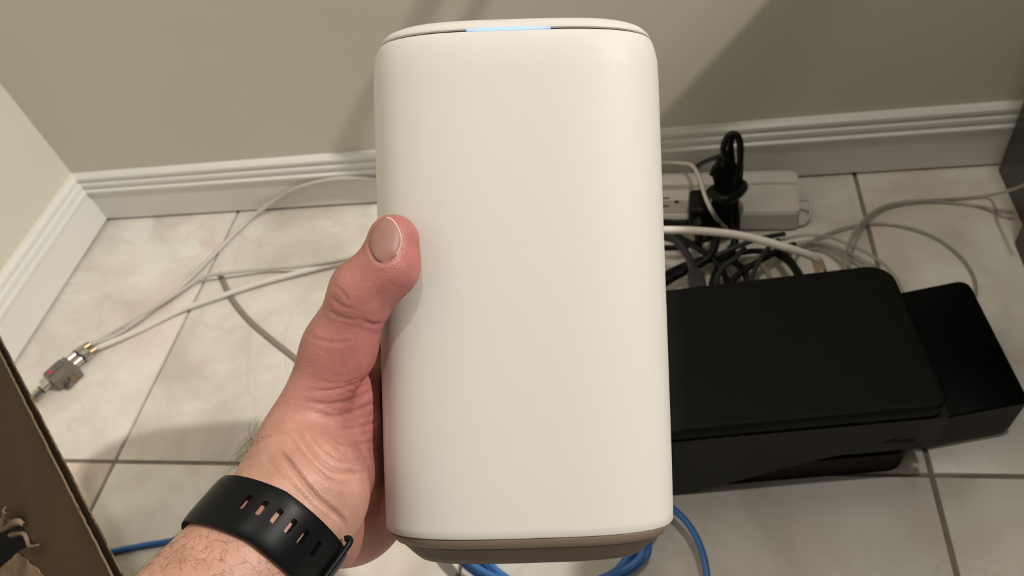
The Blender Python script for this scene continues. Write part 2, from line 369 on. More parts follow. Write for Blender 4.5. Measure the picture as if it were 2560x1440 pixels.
# skin folds: grooves pressed into the palm side along lines (points, half width, depth in mm)
folds = [
 ([(690, 1120), (718, 1150), (760, 1205), (800, 1250), (850, 1292), (868, 1330)], 6, 1.3),
 ([(735, 1060), (760, 1100), (800, 1150), (850, 1178), (930, 1178)], 6, 0.9),
 ([(770, 1080), (810, 1120), (860, 1148), (940, 1150)], 5, 0.6),
 ([(716, 1082), (760, 1140), (815, 1195), (880, 1222)], 5, 0.55),
 ([(780, 1032), (840, 1040), (900, 1024), (950, 996)], 5, 0.6),
 ([(760, 1000), (820, 1010), (890, 996), (948, 965)], 5, 0.5),
 ([(800, 1062), (860, 1072), (920, 1062), (955, 1044)], 4.5, 0.45),
 ([(760, 978), (830, 975), (900, 955), (945, 925)], 4.5, 0.45),
 ([(830, 1100), (890, 1112), (945, 1100)], 4.5, 0.4),
 ([(680, 1060), (720, 1090), (750, 1110)], 4, 0.3),
 ([(770, 840), (800, 850), (845, 858), (890, 850)], 5, 0.3),
 ([(826, 742), (842, 756), (862, 768), (888, 772)], 4.5, 0.32),
 ([(832, 715), (848, 722), (866, 742), (876, 762)], 4, 0.25),
 ([(815, 772), (838, 786), (870, 798), (905, 798)], 4, 0.35),
 ([(905, 800), (935, 812), (955, 806)], 5, 0.6),
 ([(655, 1130), (690, 1175), (740, 1225), (790, 1275)], 4, 0.3),
 ([(922, 598), (926, 622), (937, 645), (956, 659), (978, 653), (995, 636)], 4.5, 0.45),
 ([(922, 600), (934, 570), (954, 549)], 3.5, 0.35),
]
rf = np.random.default_rng(21)
for k_ in range(22):                       # fine wrinkles fanning over the thenar side
    y0 = 940 + k_ * 11.5; x1 = 948 - rf.uniform(0, 40); L_ = rf.uniform(60, 150); sl_ = np.interp(k_, [0, 21], [-0.12, 0.55]); bow = rf.uniform(6, 16)
    folds.append(([(x1, y0 + rf.uniform(-4, 4)), (x1 - L_ * .5, y0 + bow - sl_ * L_ * .35), (x1 - L_, y0 - sl_ * L_ + rf.uniform(-4, 4))], 3.6, rf.uniform(.14, .30)))
front = HN_[:, 2] < 0.15
disp = np.zeros(len(HV))
for pl, hw, dp in folds:
    c = spline(np.array([(x_, y_, 0) for x_, y_ in pl], float), 8)[:, :2]
    near = front & (HU[:, 0] > c[:, 0].min() - 40) & (HU[:, 0] < c[:, 0].max() + 40) & (HU[:, 1] > c[:, 1].min() - 40) & (HU[:, 1] < c[:, 1].max() + 40) & (HV[:, 2] < 0.375)
    ii = np.where(near)[0]
    if not len(ii): continue
    dm = np.full(len(ii), 1e9); along = np.zeros(len(ii))
    for k_ in range(len(c) - 1):
        ab = c[k_ + 1] - c[k_]; t = np.clip(((HU[ii] - c[k_]) @ ab) / (ab @ ab), 0, 1)
        dd = np.linalg.norm(HU[ii] - c[k_] - t[:, None] * ab, axis=1); better = dd < dm
        dm[better] = dd[better]; along[better] = ((k_ + t) / (len(c) - 1))[better]
    fade = np.clip(np.minimum(along, 1 - along) * 5, 0.15, 1)
    disp[ii] += fade * dp * 0.001 * (-np.exp(-(dm / hw) ** 2) + 0.35 * np.exp(-((dm - 2.1 * hw) / (1.3 * hw)) ** 2))
HV = HV + HN_ * disp[:, None]
per = thing('person', 'left hand and hairy forearm gripping the white gateway from its left side', 'person', c2w(WR - AX * 0.14))
# skin
M_skin = mat('skin', (0.55, 0.32, 0.25), 0.47, 0.4)
nt, b, N, L = nodes(M_skin)
at_ = N('ShaderNodeAttribute'); at_.attribute_name = 'skin_tone'
tc = N('ShaderNodeTexCoord'); n1 = N('ShaderNodeTexNoise'); n1.inputs['Scale'].default_value = 90; n1.inputs['Detail'].default_value = 5
L(tc.outputs['Object'], n1.inputs['Vector'])
rr = N('ShaderNodeValToRGB'); rr.color_ramp.elements[0].color = (0.86, 0.82, 0.80, 1); rr.color_ramp.elements[1].color = (1.1, 1.1, 1.1, 1)
rr.color_ramp.elements[0].position = .3; rr.color_ramp.elements[1].position = .7
L(n1.outputs['Fac'], rr.inputs['Fac']); mm = N('ShaderNodeMix'); mm.data_type = 'RGBA'; mm.blend_type = 'MULTIPLY'; mm.inputs['Factor'].default_value = 1
L(at_.outputs['Color'], mm.inputs['A']); L(rr.outputs['Color'], mm.inputs['B']); L(mm.outputs['Result'], b.inputs['Base Color'])
vo = N('ShaderNodeTexVoronoi'); vo.inputs['Scale'].default_value = 900; n2 = N('ShaderNodeTexNoise'); n2.inputs['Scale'].default_value = 300; n2.inputs['Detail'].default_value = 6
L(tc.outputs['Object'], vo.inputs['Vector']); L(tc.outputs['Object'], n2.inputs['Vector'])
ma = N('ShaderNodeMath'); ma.operation = 'ADD'; L(vo.outputs['Distance'], ma.inputs[0]); L(n2.outputs['Fac'], ma.inputs[1])
bp = N('ShaderNodeBump'); bp.inputs['Strength'].default_value = 0.25; bp.inputs['Distance'].default_value = 0.0006
L(ma.outputs[0], bp.inputs['Height']); L(bp.outputs['Normal'], b.inputs['Normal'])
b.inputs['Subsurface Weight'].default_value = 0.12; b.inputs['Subsurface Radius'].default_value = (1.0, 0.35, 0.2); b.inputs['Subsurface Scale'].default_value = 0.004
hand = obj('body', c2w(HV), HF, M_skin, per)
def blob(p, r_): return np.exp(-(np.linalg.norm(HV - K(*p), axis=1) / r_) ** 2)[:, None]
tone = np.tile(np.array([0.47, 0.255, 0.188]), (len(HV), 1))
red, pink, tan = np.array([0.40, 0.125, 0.12]), np.array([0.41, 0.165, 0.15]), np.array([0.48, 0.275, 0.215])
hmix = np.clip(((HV - WR) @ AX - 0.005) / 0.05, 0, 1)[:, None]
tone = tone * (1 - 0.7 * hmix) + pink * 0.7 * hmix
for p, r_, c_, k_ in (((990, 570, .33), .016, red, .55), ((1020, 690, .33), .018, red, .7), ((920, 940, .335), .026, red, .75), ((940, 800, .335), .018, red, .5), ((900, 1060, .34), .025, red, .4),
                      ((800, 1150, .33), .022, tan, .4), ((740, 1260, .30), .03, tan, .5), ((940, 1350, .36), .03, red, .5)):
    wgt = blob(p, r_) * k_; tone = tone * (1 - wgt) + c_ * wgt
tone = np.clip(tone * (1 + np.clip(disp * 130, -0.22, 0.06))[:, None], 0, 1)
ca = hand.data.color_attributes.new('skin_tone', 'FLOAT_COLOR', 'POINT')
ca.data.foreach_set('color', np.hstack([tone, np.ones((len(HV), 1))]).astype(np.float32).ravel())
# thumb nail
def hit(x, y, z0=0.25, z1=0.40):
    z = z0
    for _ in range(200):
        d_ = body_sdf(K(x, y, z)[None])[0]
        if d_ < 0.00002: break
        z += max(d_, 0.00005)
    return K(x, y, z)
npoly = np.array([(926, 602), (935, 573), (953, 551), (971, 544), (988, 556), (1000, 580), (1004, 604), (995, 632), (976, 650), (956, 656), (939, 645), (929, 623)], float)
nb = spline(np.array([(x_, y_, 0) for x_, y_ in np.vstack([npoly, npoly[:1]])]), 4)[:-1, :2]; nc_ = npoly.mean(0)
rings = []
for k_, (fr, off) in enumerate(((1.02, -0.0003), (1.0, 0.00035), (0.93, 0.0006), (0.7, 0.0008), (0.4, 0.0009), (0.08, 0.00095))):
    P = np.array([hit(*(nc_ + (q - nc_) * fr)) for q in nb]); rings.append(P + grad(P, 0.002) * off)
v, f = loft(rings, False, True)
M_nail = mat('fingernail', (0.31, 0.165, 0.14), 0.42, 0.25); M_nailtip = mat('fingernail_edge', (0.66, 0.50, 0.38), 0.35, 0.5)
nail = obj('thumb_nail', c2w(v), f, M_nail, per); nail.data.materials.append(M_nailtip); nl = len(nb)
for pi_, pg in enumerate(nail.data.polygons):
    j = pi_ % nl
    if pi_ < 2 * nl and 0.22 * nl < j < 0.60 * nl: pg.material_index = 1
# nails of the four hidden fingers
for k_ in range(4):
    t_ = np.array(TIP[k_][:3]); dr = t_ - np.array(DIP[k_][:3]); dr /= np.linalg.norm(dr)
    A_ = axes_from(dr, (0, 0, 1.0)); r_ = TIP[k_][3]
    V2 = []
    for i in range(6):
        for j in range(7):
            a_ = (j / 6 - .5) * 1.7; V2.append(t_ + A_[0] * (i / 5 - .35) * r_ * 1.25 + (A_[1] * math.sin(a_) + A_[2] * math.cos(a_)) * (r_ + 0.0005) * (1 - 0.1 * (i / 5) ** 2))
    F2 = [[i * 7 + j, i * 7 + j + 1, (i + 1) * 7 + j + 1, (i + 1) * 7 + j] for i in range(5) for j in range(6)]
    obj('finger_nail', c2w(np.array(V2)), F2, M_nail, per)
# arm hair
rng = np.random.default_rng(3); hv = []; hf = []; n0 = 0
along = (HV - WR) @ AX; uu = (HV - WR) @ WU; vv = (HV - WR) @ WV
cand = np.where((along < -0.020) & (along > -0.10) & (HN_[:, 2] < 0.35))[0]
cand2 = np.where((along > 0.006) & (along < 0.040) & (uu < -0.012) & (np.abs(HN_[:, 2]) < 0.45) & (HU[:, 1] > 1085))[0]
pick = np.concatenate([rng.choice(cand, 1300), rng.choice(cand2, 120)])
for q_, i in enumerate(pick):
    n_ = HN_[i]; g_ = AX * rng.normal(-0.2, .6) + WU * rng.normal(0.3, .8); g_ = g_ - n_ * (g_ @ n_); g_ /= np.linalg.norm(g_)
    ln = rng.uniform(0.0025, 0.0065) * (1.7 if q_ >= 1300 else 1); lift = 0.35 if q_ < 1300 else 0.9
    P = [HV[i] - n_ * 0.0003, HV[i] + g_ * ln * .4 + n_ * ln * lift * .35, HV[i] + g_ * ln * .8 + n_ * ln * lift * .42, HV[i] + g_ * ln * 1.1 + n_ * ln * lift * .30 + WV * 0.0004]
    v, f = tubeg(P, [0.000045, 0.000045, 0.00003, 0.000015], 3, 2); hv.append(v); hf += [[a + n0 for a in q] for q in f]; n0 += len(v)
M_hair = mat('arm_hair', (0.13, 0.075, 0.05), 0.6, 0.3)
o = obj('arm_hair', c2w(np.vstack(hv)), hf, M_hair, per); o['kind'] = 'stuff'

# ------------------------------------------------------------------ watch strap round the wrist
wt = thing('wristwatch', 'black rubber watch strap with oval holes, round the wrist', 'watch', c2w(WR))
NT, NS, BW = 460, 58, 0.0215
th = np.linspace(0, 2 * math.pi, NT, endpoint=False); ss = np.linspace(-BW / 2, BW / 2, NS)
WC = WR - AX * 0.0085
def radii(s):
    lo_ = np.full(NT, 0.012); D_ = np.cos(th)[:, None] * WU + np.sin(th)[:, None] * WV; r_ = lo_.copy()
    for _ in range(40): r_ += np.clip(-arm(WC + AX * s + D_ * r_[:, None]), -0.003, 0.003)
    return r_
Rm = np.max([radii(s) for s in (-BW / 2, 0, BW / 2)], 0)
k_ = np.exp(-0.5 * (np.arange(-40, 41) / 13.0) ** 2); k_ /= k_.sum(); Rm = np.convolve(np.concatenate([Rm[-40:], Rm, Rm[:40]]), k_, 'valid')
Rm = Rm + 0.0011
arc = np.concatenate([[0], np.cumsum(0.5 * (Rm + np.roll(Rm, -1)) * (2 * math.pi / NT))])
holes = []
for (hx, hy) in ((622, 1247), (657, 1268), (692, 1290), (727, 1314), (757, 1342), (787, 1371)):
    d_ = np.array([(hx - 1280) / F, (hy - 720) / F, 1.0]); best = None
    for z in np.linspace(0.26, 0.34, 400):
        q = d_ * z - WC; s_ = q @ AX; a_ = math.atan2(q @ WV, q @ WU) % (2 * math.pi); r_ = math.hypot(q @ WV, q @ WU)
        if r_ < np.interp(a_, np.append(th, 2 * math.pi), np.append(Rm, Rm[0])) + 0.0018: best = (a_, s_); break
    if best: holes.append(best)
TT, SS = np.meshgrid(np.arange(NT), ss, indexing='ij')
Rt = 0.0022
edge_round = 0.0006 * (np.abs(SS) / (BW / 2)) ** 6
dirs = np.cos(th)[:, None] * WU + np.sin(th)[:, None] * WV
keep = np.ones((NT, NS), bool)
holes_a = [(np.interp(a_, np.append(th, 2 * math.pi), arc), s_) for a_, s_ in holes]
smean = np.mean([s_ for _, s_ in holes_a]) if holes_a else 0
HL, HR = 0.0020, 0.00100
aS = np.repeat(arc[:-1][:, None], NS, 1).copy(); sS = SS.copy()
cell = max(arc[-1] / NT, BW / NS)
for a0, s0 in holes_a:
    s0 = 0.5 * s0 + 0.5 * smean
    dx, dy = aS - a0, sS - s0; cy = np.clip(dy, -HL, HL); ry = dy - cy; rr_ = np.hypot(dx, ry)
    ins = rr_ < HR; keep[ins] = False
    nearb = (np.abs(rr_ - HR) < cell * 0.55) & (rr_ > 1e-6)
    aS[nearb] = (a0 + dx * HR / np.maximum(rr_, 1e-6))[nearb]; sS[nearb] = (s0 + cy + ry * HR / np.maximum(rr_, 1e-6))[nearb]; keep[nearb] = True
thS = np.interp(aS.ravel(), arc, np.append(th, 2 * math.pi)).reshape(aS.shape)
RS = np.interp(thS.ravel(), np.append(th, 2 * math.pi), np.append(Rm, Rm[0])).reshape(aS.shape)
dS = np.cos(thS)[..., None] * WU + np.sin(thS)[..., None] * WV
offS = -0.005 * np.maximum(0, -np.cos(thS)) - 0.004 * np.maximum(0, -np.sin(thS)); sS = sS + offS
inner = WC + dS * RS[..., None] + AX * sS[..., None]
outer = WC + dS * (RS + Rt - edge_round)[..., None] + AX * sS[..., None]
V_ = np.vstack([inner.reshape(-1, 3), outer.reshape(-1, 3)]); off = NT * NS; fo = []; fc = {}
idf = lambda i, j: (i % NT) * NS + j
for i in range(NT):
    for j in range(NS - 1):
        q = [(i, j), (i + 1, j), (i + 1, j + 1), (i, j + 1)]
        if all(keep[a % NT, b_] for a, b_ in q):
            ids_ = [idf(a, b_) for a, b_ in q]; fo.append(ids_)
            for a in range(4): fc[(ids_[a], ids_[(a + 1) % 4])] = 1
Fs = [[a + off for a in q] for q in fo] + [q[::-1] for q in fo]
Fs += [[b_ , a, a + off, b_ + off][::-1] for (a, b_) in fc if (b_, a) not in fc]
strap = obj('strap', c2w(V_), Fs, M_strap, wt, sharp=50)
bm = bmesh.new(); bm.from_mesh(strap.data); bmesh.ops.recalc_face_normals(bm, faces=bm.faces)
lv = [v_ for v_ in bm.verts if not v_.link_faces]; bmesh.ops.delete(bm, geom=lv, context='VERTS'); bm.to_mesh(strap.data); bm.free()
strap.data.set_sharp_from_angle(angle=math.radians(50))
def on_band(a_, s_, h): 
    r_ = np.interp(a_ % (2 * math.pi), np.append(th, 2 * math.pi), np.append(Rm, Rm[0])) + h
    return WC + (math.cos(a_) * WU + math.sin(a_) * WV) * r_ + AX * s_
if len(holes) > 1:
    hs = np.unwrap([h[0] for h in holes]); step = (hs[-1] - hs[0]) / (len(hs) - 1)
    ak = hs[-1] + step * 1.55
    loop = [on_band(ak, s_, h) for s_, h in ((-0.0125, 0.0010), (-0.0125, 0.0030), (-0.008, 0.0036), (0, 0.0036), (0.008, 0.0036), (0.0128, 0.0034), (0.0138, 0.0020), (0.0128, 0.0008))]
    v, f = tubeg(loop, 0.0013, 8, 6); obj('keeper_loop', c2w(v), f, M_strap, wt)
    for k_ in range(1, 4):                     # pegs / far holes past the loop
        pass
# watch case on the back of the wrist
ab_ = -math.pi / 2 if math.sin(-math.pi / 2) < 0 else 0
wp = on_band(-math.pi / 2, 0, 0.0045)
v, f = boxg(wp, (0.034, 0.040, 0.0095), 0.0035, 3, ax=[WU, AX, WV]); obj('watch_case', c2w(v), f, M_blackdeep, wt)

# ------------------------------------------------------------------ cardboard box with an open flap (lower left)
e0, e1 = at(0, 890, 0.50), at(285, 1440, 0.385)
e1[2] = e0[2] = 0.5 * (e0[2] + e1[2])
ev = e1 - e0; ev /= np.linalg.norm(ev); eu = np.cross(ev, [0, 0, 1.0]); eu /= np.linalg.norm(eu)
ph = math.radians(318); en = math.cos(ph) * eu + math.sin(ph) * np.cross(ev, eu); ed = np.cross(en, ev)
if ed[2] > 0: ed = -ed                          # down the flap
Lf, T = 0.165, 0.0052
a0 = e0 - ev * 0.09; a1 = e1 + ev * 0.10
bx = thing('cardboard_box', 'open brown corrugated cardboard box with torn raised flap beside the arm', 'box', (*(a0 + ed * Lf)[:2], 0))
bx_fl = []
def slab(P, d1, d2, n_, t0, t1, jag=0.0, seed=0):      # sheet from P along d1 / d2 between two offsets along n_, ragged top edge
    r_ = np.random.default_rng(seed); n = 60; V = []
    for i in range(n + 1):
        j = r_.uniform(-jag, jag)
        for d_ in (0, 1):
            for t in (t0, t1): V.append(P + d1 * i / n + d2 * (d_ if d_ else 0) + (n_ * t) + (d2 / np.linalg.norm(d2)) * (j if d_ == 0 else 0))
    R_ = [np.array([V[4 * i], V[4 * i + 1], V[4 * i + 3], V[4 * i + 2]]) for i in range(n + 1)]
    return loft(R_)
d1 = a1 - a0
# near liner with a torn hole: grid with faces removed
hole = np.array([(-40, 1330), (0, 1322), (25, 1318), (45, 1308), (58, 1312), (66, 1340), (72, 1366), (52, 1374), (40, 1384), (20, 1405), (-5, 1420), (-40, 1440)], float)
nz = np.array(en); 
def onflap(x, y, h=0.0):
    d = ray(x, y); t = ((e0 + en * h - CP) @ en) / (d @ en); return CP + t * d
hp = np.array([[(onflap(x, y) - a0) @ ev, (onflap(x, y) - a0) @ ed] for x, y in hole])
hc_ = hp.mean(0); Lu = np.linalg.norm(d1)
outl = [(0, 0), (Lu / 2, 0), (Lu, 0), (Lu, Lf / 2), (Lu, Lf), (Lu / 2, Lf), (0, Lf), (0, Lf / 2)]
bm = bmesh.new()
def pt(u, v_, h): return Vector(a0 + ev * u + ed * v_ + en * h)
def sheet(name, h0, h1, mt, seed, jag):
    r_ = np.random.default_rng(seed); bm = bmesh.new()
    top = [(u, r_.uniform(0, jag)) for u in np.linspace(0, Lu, 90)]
    o_ = top + [(Lu, Lf), (0, Lf)]
    ov = [bm.verts.new(pt(u, v_, h0)) for u, v_ in o_]; iv = [bm.verts.new(pt(u, v_, h0)) for u, v_ in hp]
    ed_ = [bm.edges.new((ov[i], ov[(i + 1) % len(ov)])) for i in range(len(ov))] + [bm.edges.new((iv[i], iv[(i + 1) % len(iv)])) for i in range(len(iv))]
    # strips between the outline and the hole: triangulate with the hole bridged to the outline
    bmesh.ops.delete(bm, geom=bm.verts[:], context='VERTS')
    k0 = int(np.argmin(hp[:, 1])); hq = [tuple(q) for q in np.roll(hp, -k0, axis=0)]; hq = hq + [hq[0]]
    t0 = int(np.argmin([abs(u - hq[0][0]) for u, _ in top]))
    area = sum(hq[a][0] * hq[a + 1][1] - hq[a + 1][0] * hq[a][1] for a in range(len(hq) - 1))
    oarea = sum(o_[a][0] * o_[(a + 1) % len(o_)][1] - o_[(a + 1) % len(o_)][0] * o_[a][1] for a in range(len(o_)))
    if area * oarea > 0: hq = hq[::-1]
    poly = o_[:t0 + 1] + hq + [(o_[t0][0] + 1e-5, o_[t0][1])] + o_[t0 + 1:]
    from mathutils.geometry import tessellate_polygon
    vs = [bm.verts.new(pt(u, v_, h0)) for u, v_ in poly]
    for tr in tessellate_polygon([[Vector((u, v_, 0)) for u, v_ in poly]]):
        try: bm.faces.new([vs[a] for a in tr])
        except ValueError: pass
    ex = bmesh.ops.extrude_face_region(bm, geom=bm.faces[:])
    bmesh.ops.translate(bm, verts=[g for g in ex['geom'] if isinstance(g, bmesh.types.BMVert)], vec=Vector(en * (h1 - h0)))
    bmesh.ops.recalc_face_normals(bm, faces=bm.faces); bm.verts.index_update()
    V = np.array([v_.co[:] for v_ in bm.verts]); Fc = [[v_.index for v_ in f_.verts] for f_ in bm.faces]; bm.free()
    return obj(name, V, Fc, mt, bx, smooth=False)
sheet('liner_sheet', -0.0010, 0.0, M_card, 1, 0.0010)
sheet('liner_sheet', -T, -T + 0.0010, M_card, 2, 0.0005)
# wavy flute between the liners
n = int(Lu / 0.0009); fv = []
for i in range(n + 1):
    u = Lu * i / n; h = -T / 2 + (T / 2 - 0.0009) * math.sin(2 * math.pi * u / 0.0072)
    for q in (0.011, Lf): fv += [np.array(pt(u, q, h)), np.array(pt(u, q, h - 0.0003))]
uvh = [(Lu * i / n) for i in range(n + 1)]
ff = []
for i in range(n):
    mid = (uvh[i], )
    if hp[:, 0].min() - 0.002 < uvh[i] < hp[:, 0].max() + 0.002:
        continue
    A_, B_ = 4 * i, 4 * (i + 1); ff += [[A_, A_ + 2, B_ + 2, B_], [A_ + 1, B_ + 1, B_ + 3, A_ + 3], [A_, B_, B_ + 1, A_ + 1]]
obj('flute', fv, ff, M_flute, bx, smooth=True)
rj = np.random.default_rng(9)
for h_, r_ in ((-0.0004, 0.00075), (-T + 0.0005, 0.0006)):
    v, f = tubeg([pt(u, 0.0006 + rj.uniform(-.0004, .0005), h_) for u in np.linspace(0.002, Lu - 0.002, 150)], r_, 5, 1, False); obj('cut_edge', v, f, M_cutedge, bx)
# torn curls round the hole
def curl(pts, wid, seed):
    C_ = spline([onflap(x, y, h) for x, y, h in pts], 6); r_ = np.random.default_rng(seed); k = len(C_); V = []
    tg = np.gradient(C_, axis=0); tg /= np.linalg.norm(tg, axis=1)[:, None]
    for i in range(k):
        s_ = np.cross(tg[i], en); s_ /= np.linalg.norm(s_); w_ = wid * (1 - 0.6 * i / k) * r_.uniform(.8, 1.15)
        for q in (-1, -.3, .3, 1): V.append(C_[i] + s_ * w_ * q + en * 0.0016 * (1 - q * q))
        for q in (1, .3, -.3, -1): V.append(C_[i] + s_ * w_ * q + en * (0.0016 * (1 - q * q) - 0.0006))
    return loft([np.array(V[8 * i:8 * i + 8]) for i in range(k)])
for sd, (pts, wd) in enumerate((([(-10, 1330, .001), (10, 1300, .006), (14, 1275, .012)], .004), ([(-10, 1322, .002), (20, 1312, .004), (45, 1305, .003), (60, 1312, .002)], .0035), ([(25, 1338, -.001), (45, 1334, .001), (62, 1336, .001), (70, 1352, .001), (76, 1366, .003), (100, 1362, .004)], .0017))):
    v, f = curl(pts, wd, sd); obj('torn_paper', v, f, M_cardlight, bx)
# bare inner layer below the hole, with a ragged border
rg = np.random.default_rng(5); border = spline(np.array([(-40, 1452, 0), (-5, 1425, 0), (22, 1404, 0), (44, 1384, 0), (60, 1392, 0), (78, 1408, 0), (98, 1424, 0), (112, 1445, 0), (130, 1475, 0)], float), 5)[:, :2]
bt = [onflap(x + rg.uniform(-2, 2), y + rg.uniform(-2, 2), 0.0003) for x, y in border]; bb = [onflap(x * .7 - 20, 1560, 0.0003) for x, y in border]
v = np.array(bt + bb + [p + en * 0.0007 for p in bt] + [p + en * 0.0007 for p in bb]); n = len(border)
f = [[i, i + 1, n + i + 1, n + i] for i in range(n - 1)] + [[2 * n + i + 1, 2 * n + i, 3 * n + i, 3 * n + i + 1] for i in range(n - 1)] + [[i + 1, i, 2 * n + i, 2 * n + i + 1] for i in range(n - 1)]
obj('torn_patch', v, f, M_cardlight, bx, smooth=False)['label'] = 'lighter torn cardboard layer'
# box walls under the flap; panel behind the torn hole is blackened as shade
hn = np.array([ev[1], -ev[0], 0]); hn = hn if hn @ ed > 0 else -hn
h0 = a0 + ed * Lf - en * T * 0.5; h1 = a1 + ed * Lf - en * T * 0.5; hz = h0[2]
M_holeshade = mat('hole_shade_card', (0.005, 0.0055, 0.006), 0.7, 0.04)  # black stands for the shade seen through the torn hole
def wallbox(p, q, name, mt=M_card):
    c = (p + q) / 2; c = np.array([c[0], c[1], hz / 2]); d = q - p; d[2] = 0; ln = np.linalg.norm(d)
    v, f = boxg(c, (ln, T, hz - 0.0005), 0.0005, 1, ax=axes_from(d)); obj(name, v, f, mt, bx, smooth=False)
dep = 0.16
for p, q in ((h0, h1), (h0 + hn * dep, h1 + hn * dep), (h0, h0 + hn * dep), (h1, h1 + hn * dep)): wallbox(p.copy(), q.copy(), 'side_panel', M_holeshade if p is h0 and q is h1 else M_card)
c = (h0 + h1) / 2 + hn * dep / 2; v, f = boxg((c[0], c[1], 0.0035), (np.linalg.norm(h1 - h0), dep, T), 0.0005, 1, ax=axes_from(h1 - h0)); obj('bottom_panel', v, f, M_card, bx, smooth=False)

# ------------------------------------------------------------------ dark cabinet at the right
cb = thing('cabinet', 'dark brown cabinet standing against the wall at the right edge', 'cabinet', (1.30, -0.30, 0))
v, f = boxg((1.112, -0.3605, 0.238), (0.020, 0.490, 0.476), 0.001); obj('side_panel', v, f, M_wood, cb, smooth=False)
v, f = boxg((1.128, -0.0605, 0.238), (0.024, 0.106, 0.476), 0.001); obj('back_post', v, f, M_wood, cb, smooth=False)
v, f = boxg((1.60, -0.3605, 0.238), (0.020, 0.490, 0.476), 0.001); obj('side_panel', v, f, M_wood, cb, smooth=False)
v, f = boxg((1.357, -0.3075, 0.4855), (0.510, 0.605, 0.019), 0.002); obj('top_panel', v, f, M_wood, cb, smooth=False)
v, f = boxg((1.356, -0.125, 0.238), (0.466, 0.015, 0.474)); obj('back_panel', v, f, M_wood, cb, smooth=False)
v, f = boxg((1.356, -0.36, 0.06), (0.466, 0.45, 0.018), 0.001); obj('shelf', v, f, M_wood, cb, smooth=False)
for k_ in (0, 1):
    v, f = boxg((1.356, -0.596, 0.155 + 0.205 * k_), (0.466, 0.018, 0.195), 0.001); d_ = obj('drawer', v, f, M_wood, cb, smooth=False)
    v, f = tubeg([(1.31, -0.604, 0.155 + 0.205 * k_), (1.315, -0.618, 0.155 + 0.205 * k_), (1.395, -0.618, 0.155 + 0.205 * k_), (1.40, -0.604, 0.155 + 0.205 * k_)], 0.004, 8, 5); sub('handle', v, f, M_metal, d_)

# ------------------------------------------------------------------ black modem on the floor
fd = np.array([0.1777, 0.0205, 0]); fd /= np.linalg.norm(fd); bd = np.array([-fd[1], fd[0], 0])
mo = np.array([0.966, -0.3706, 0.0])         # right front corner
md = thing('modem', 'large matte black modem lying flat on a low brown base on the tiles', 'modem', mo - fd * 0.13 + bd * 0.07, [fd, bd, np.array([0, 0, 1.0])])
def ml(x, y, z): return mo + fd * x + bd * y + np.array([0, 0, z])   # x <= 0 leftwards, y backwards
WM, DM = 0.262, 0.142
def rrect(x0, x1, y0, y1, r, z, k=8, rf=None):
    P = []
    for cx, cy, a0_, r_ in ((x1, y1, 0, r), (x0, y1, 90, r), (x0, y0, 180, rf or r), (x1, y0, 270, rf or r)):
        sx = cx - math.copysign(r_, cx - (x0 + x1) / 2); sy = cy - math.copysign(r_, cy - (y0 + y1) / 2)
        for i in range(k + 1):
            a = math.radians(a0_ + 90 * i / k); P.append(ml(sx + r_ * math.cos(a), sy + r_ * math.sin(a), z))
    return np.array(P)
def rl_(ins, z, r=0.020, rf=0.012): return rrect(-WM + ins, -ins, ins, DM - ins, max(r - ins, .002), z, 8, max(rf - ins, .002))
v, f = loft([rl_(0.0010, 0.0925), rl_(0.0, 0.0945), rl_(0.0, 0.1025), rl_(0.0008, 0.1042), rl_(0.0025, 0.1050), rl_(0.006, 0.1053)]); obj('top_cover', v, f, M_blackmatte, md, sharp=50)
v, f = loft([rl_(0.0035, 0.046), rl_(0.0035, 0.0930)]); obj('shell', v, f, M_blackdeep, md, sharp=50)
# front skirt with its lower edge sweeping down to the floor on the left
prof_x = np.linspace(-WM + 0.006, 0.0, 60); up_, lo2 = [], []
for x_ in prof_x:
    t = np.clip((-0.072 - x_) / 0.118, 0, 1); zl = 0.0455 - 0.0440 * (t * 0.75 + 0.25 * t * t * (3 - 2 * t))
    up_.append((x_, 0.0897)); lo2.append((x_, max(zl, 0.0012)))
def fr(x_, y, z): return ml(x_, y, z)
skr = []
for (x_, zu), (_, zl) in zip(up_, lo2):
    skr.append(np.array([fr(x_, 0.0, zu), fr(x_, 0.0, zl + 0.001), fr(x_, 0.001, zl), fr(x_, 0.006, zl), fr(x_, 0.006, zu)]))
skr.append(np.array([fr(0.0018, 0.0022, 0.0897), fr(0.0006, 0.0022, 0.047), fr(0.0006, 0.003, 0.046), fr(0.0006, 0.006, 0.046), fr(0.0018, 0.006, 0.0897)]))
v, f = loft(skr); skirt = obj('front_panel', v, f, M_blackside, md, sharp=40)
v, f = boxg(ml(0.0008, 0.072, 0.069), (0.004, 0.125, 0.046), 0.001, 2, ax=[fd, bd, [0, 0, 1]]); obj('side_panel', v, f, M_blackside, md, sharp=40)
v, f = loft([rrect(-WM + 0.01, -0.010, 0.006, DM - 0.01, 0.016, z, 6) for z in (0.0006, 0.0445)]); obj('stand_base', v, f, M_darkbrown, md, sharp=40)['label'] = 'dark brown base'
v, f = loft([rrect(-WM + 0.01, -0.013, 0.0035, DM - 0.014, 0.014, z, 6) for z in (0.0305, 0.0335)]); obj('base_rib', v, f, M_darkbrown, md, sharp=40)
for x_ in (-0.170, -0.158, -0.1475, -0.131, -0.098, -0.05):
    v, f = boxg(ml(x_, -0.0002, 0.0912), (0.0030 if x_ < -.14 else .0012, 0.0012, 0.0005), 0.0001, 1, ax=[fd, bd, [0, 0, 1]]); obj('seam_glint', v, f, M_cordgrey, md, smooth=False)  # tiny bars standing in for glints along the cover seam
for k_ in range(3):
    v, f = boxg(ml(0.0020, 0.045 + 0.028 * k_, 0.0935), (0.002, 0.012, 0.0022), 0.0005, 1, ax=[fd, bd, [0, 0, 1]]); obj('clip', v, f, M_blackdeep, md, smooth=False)
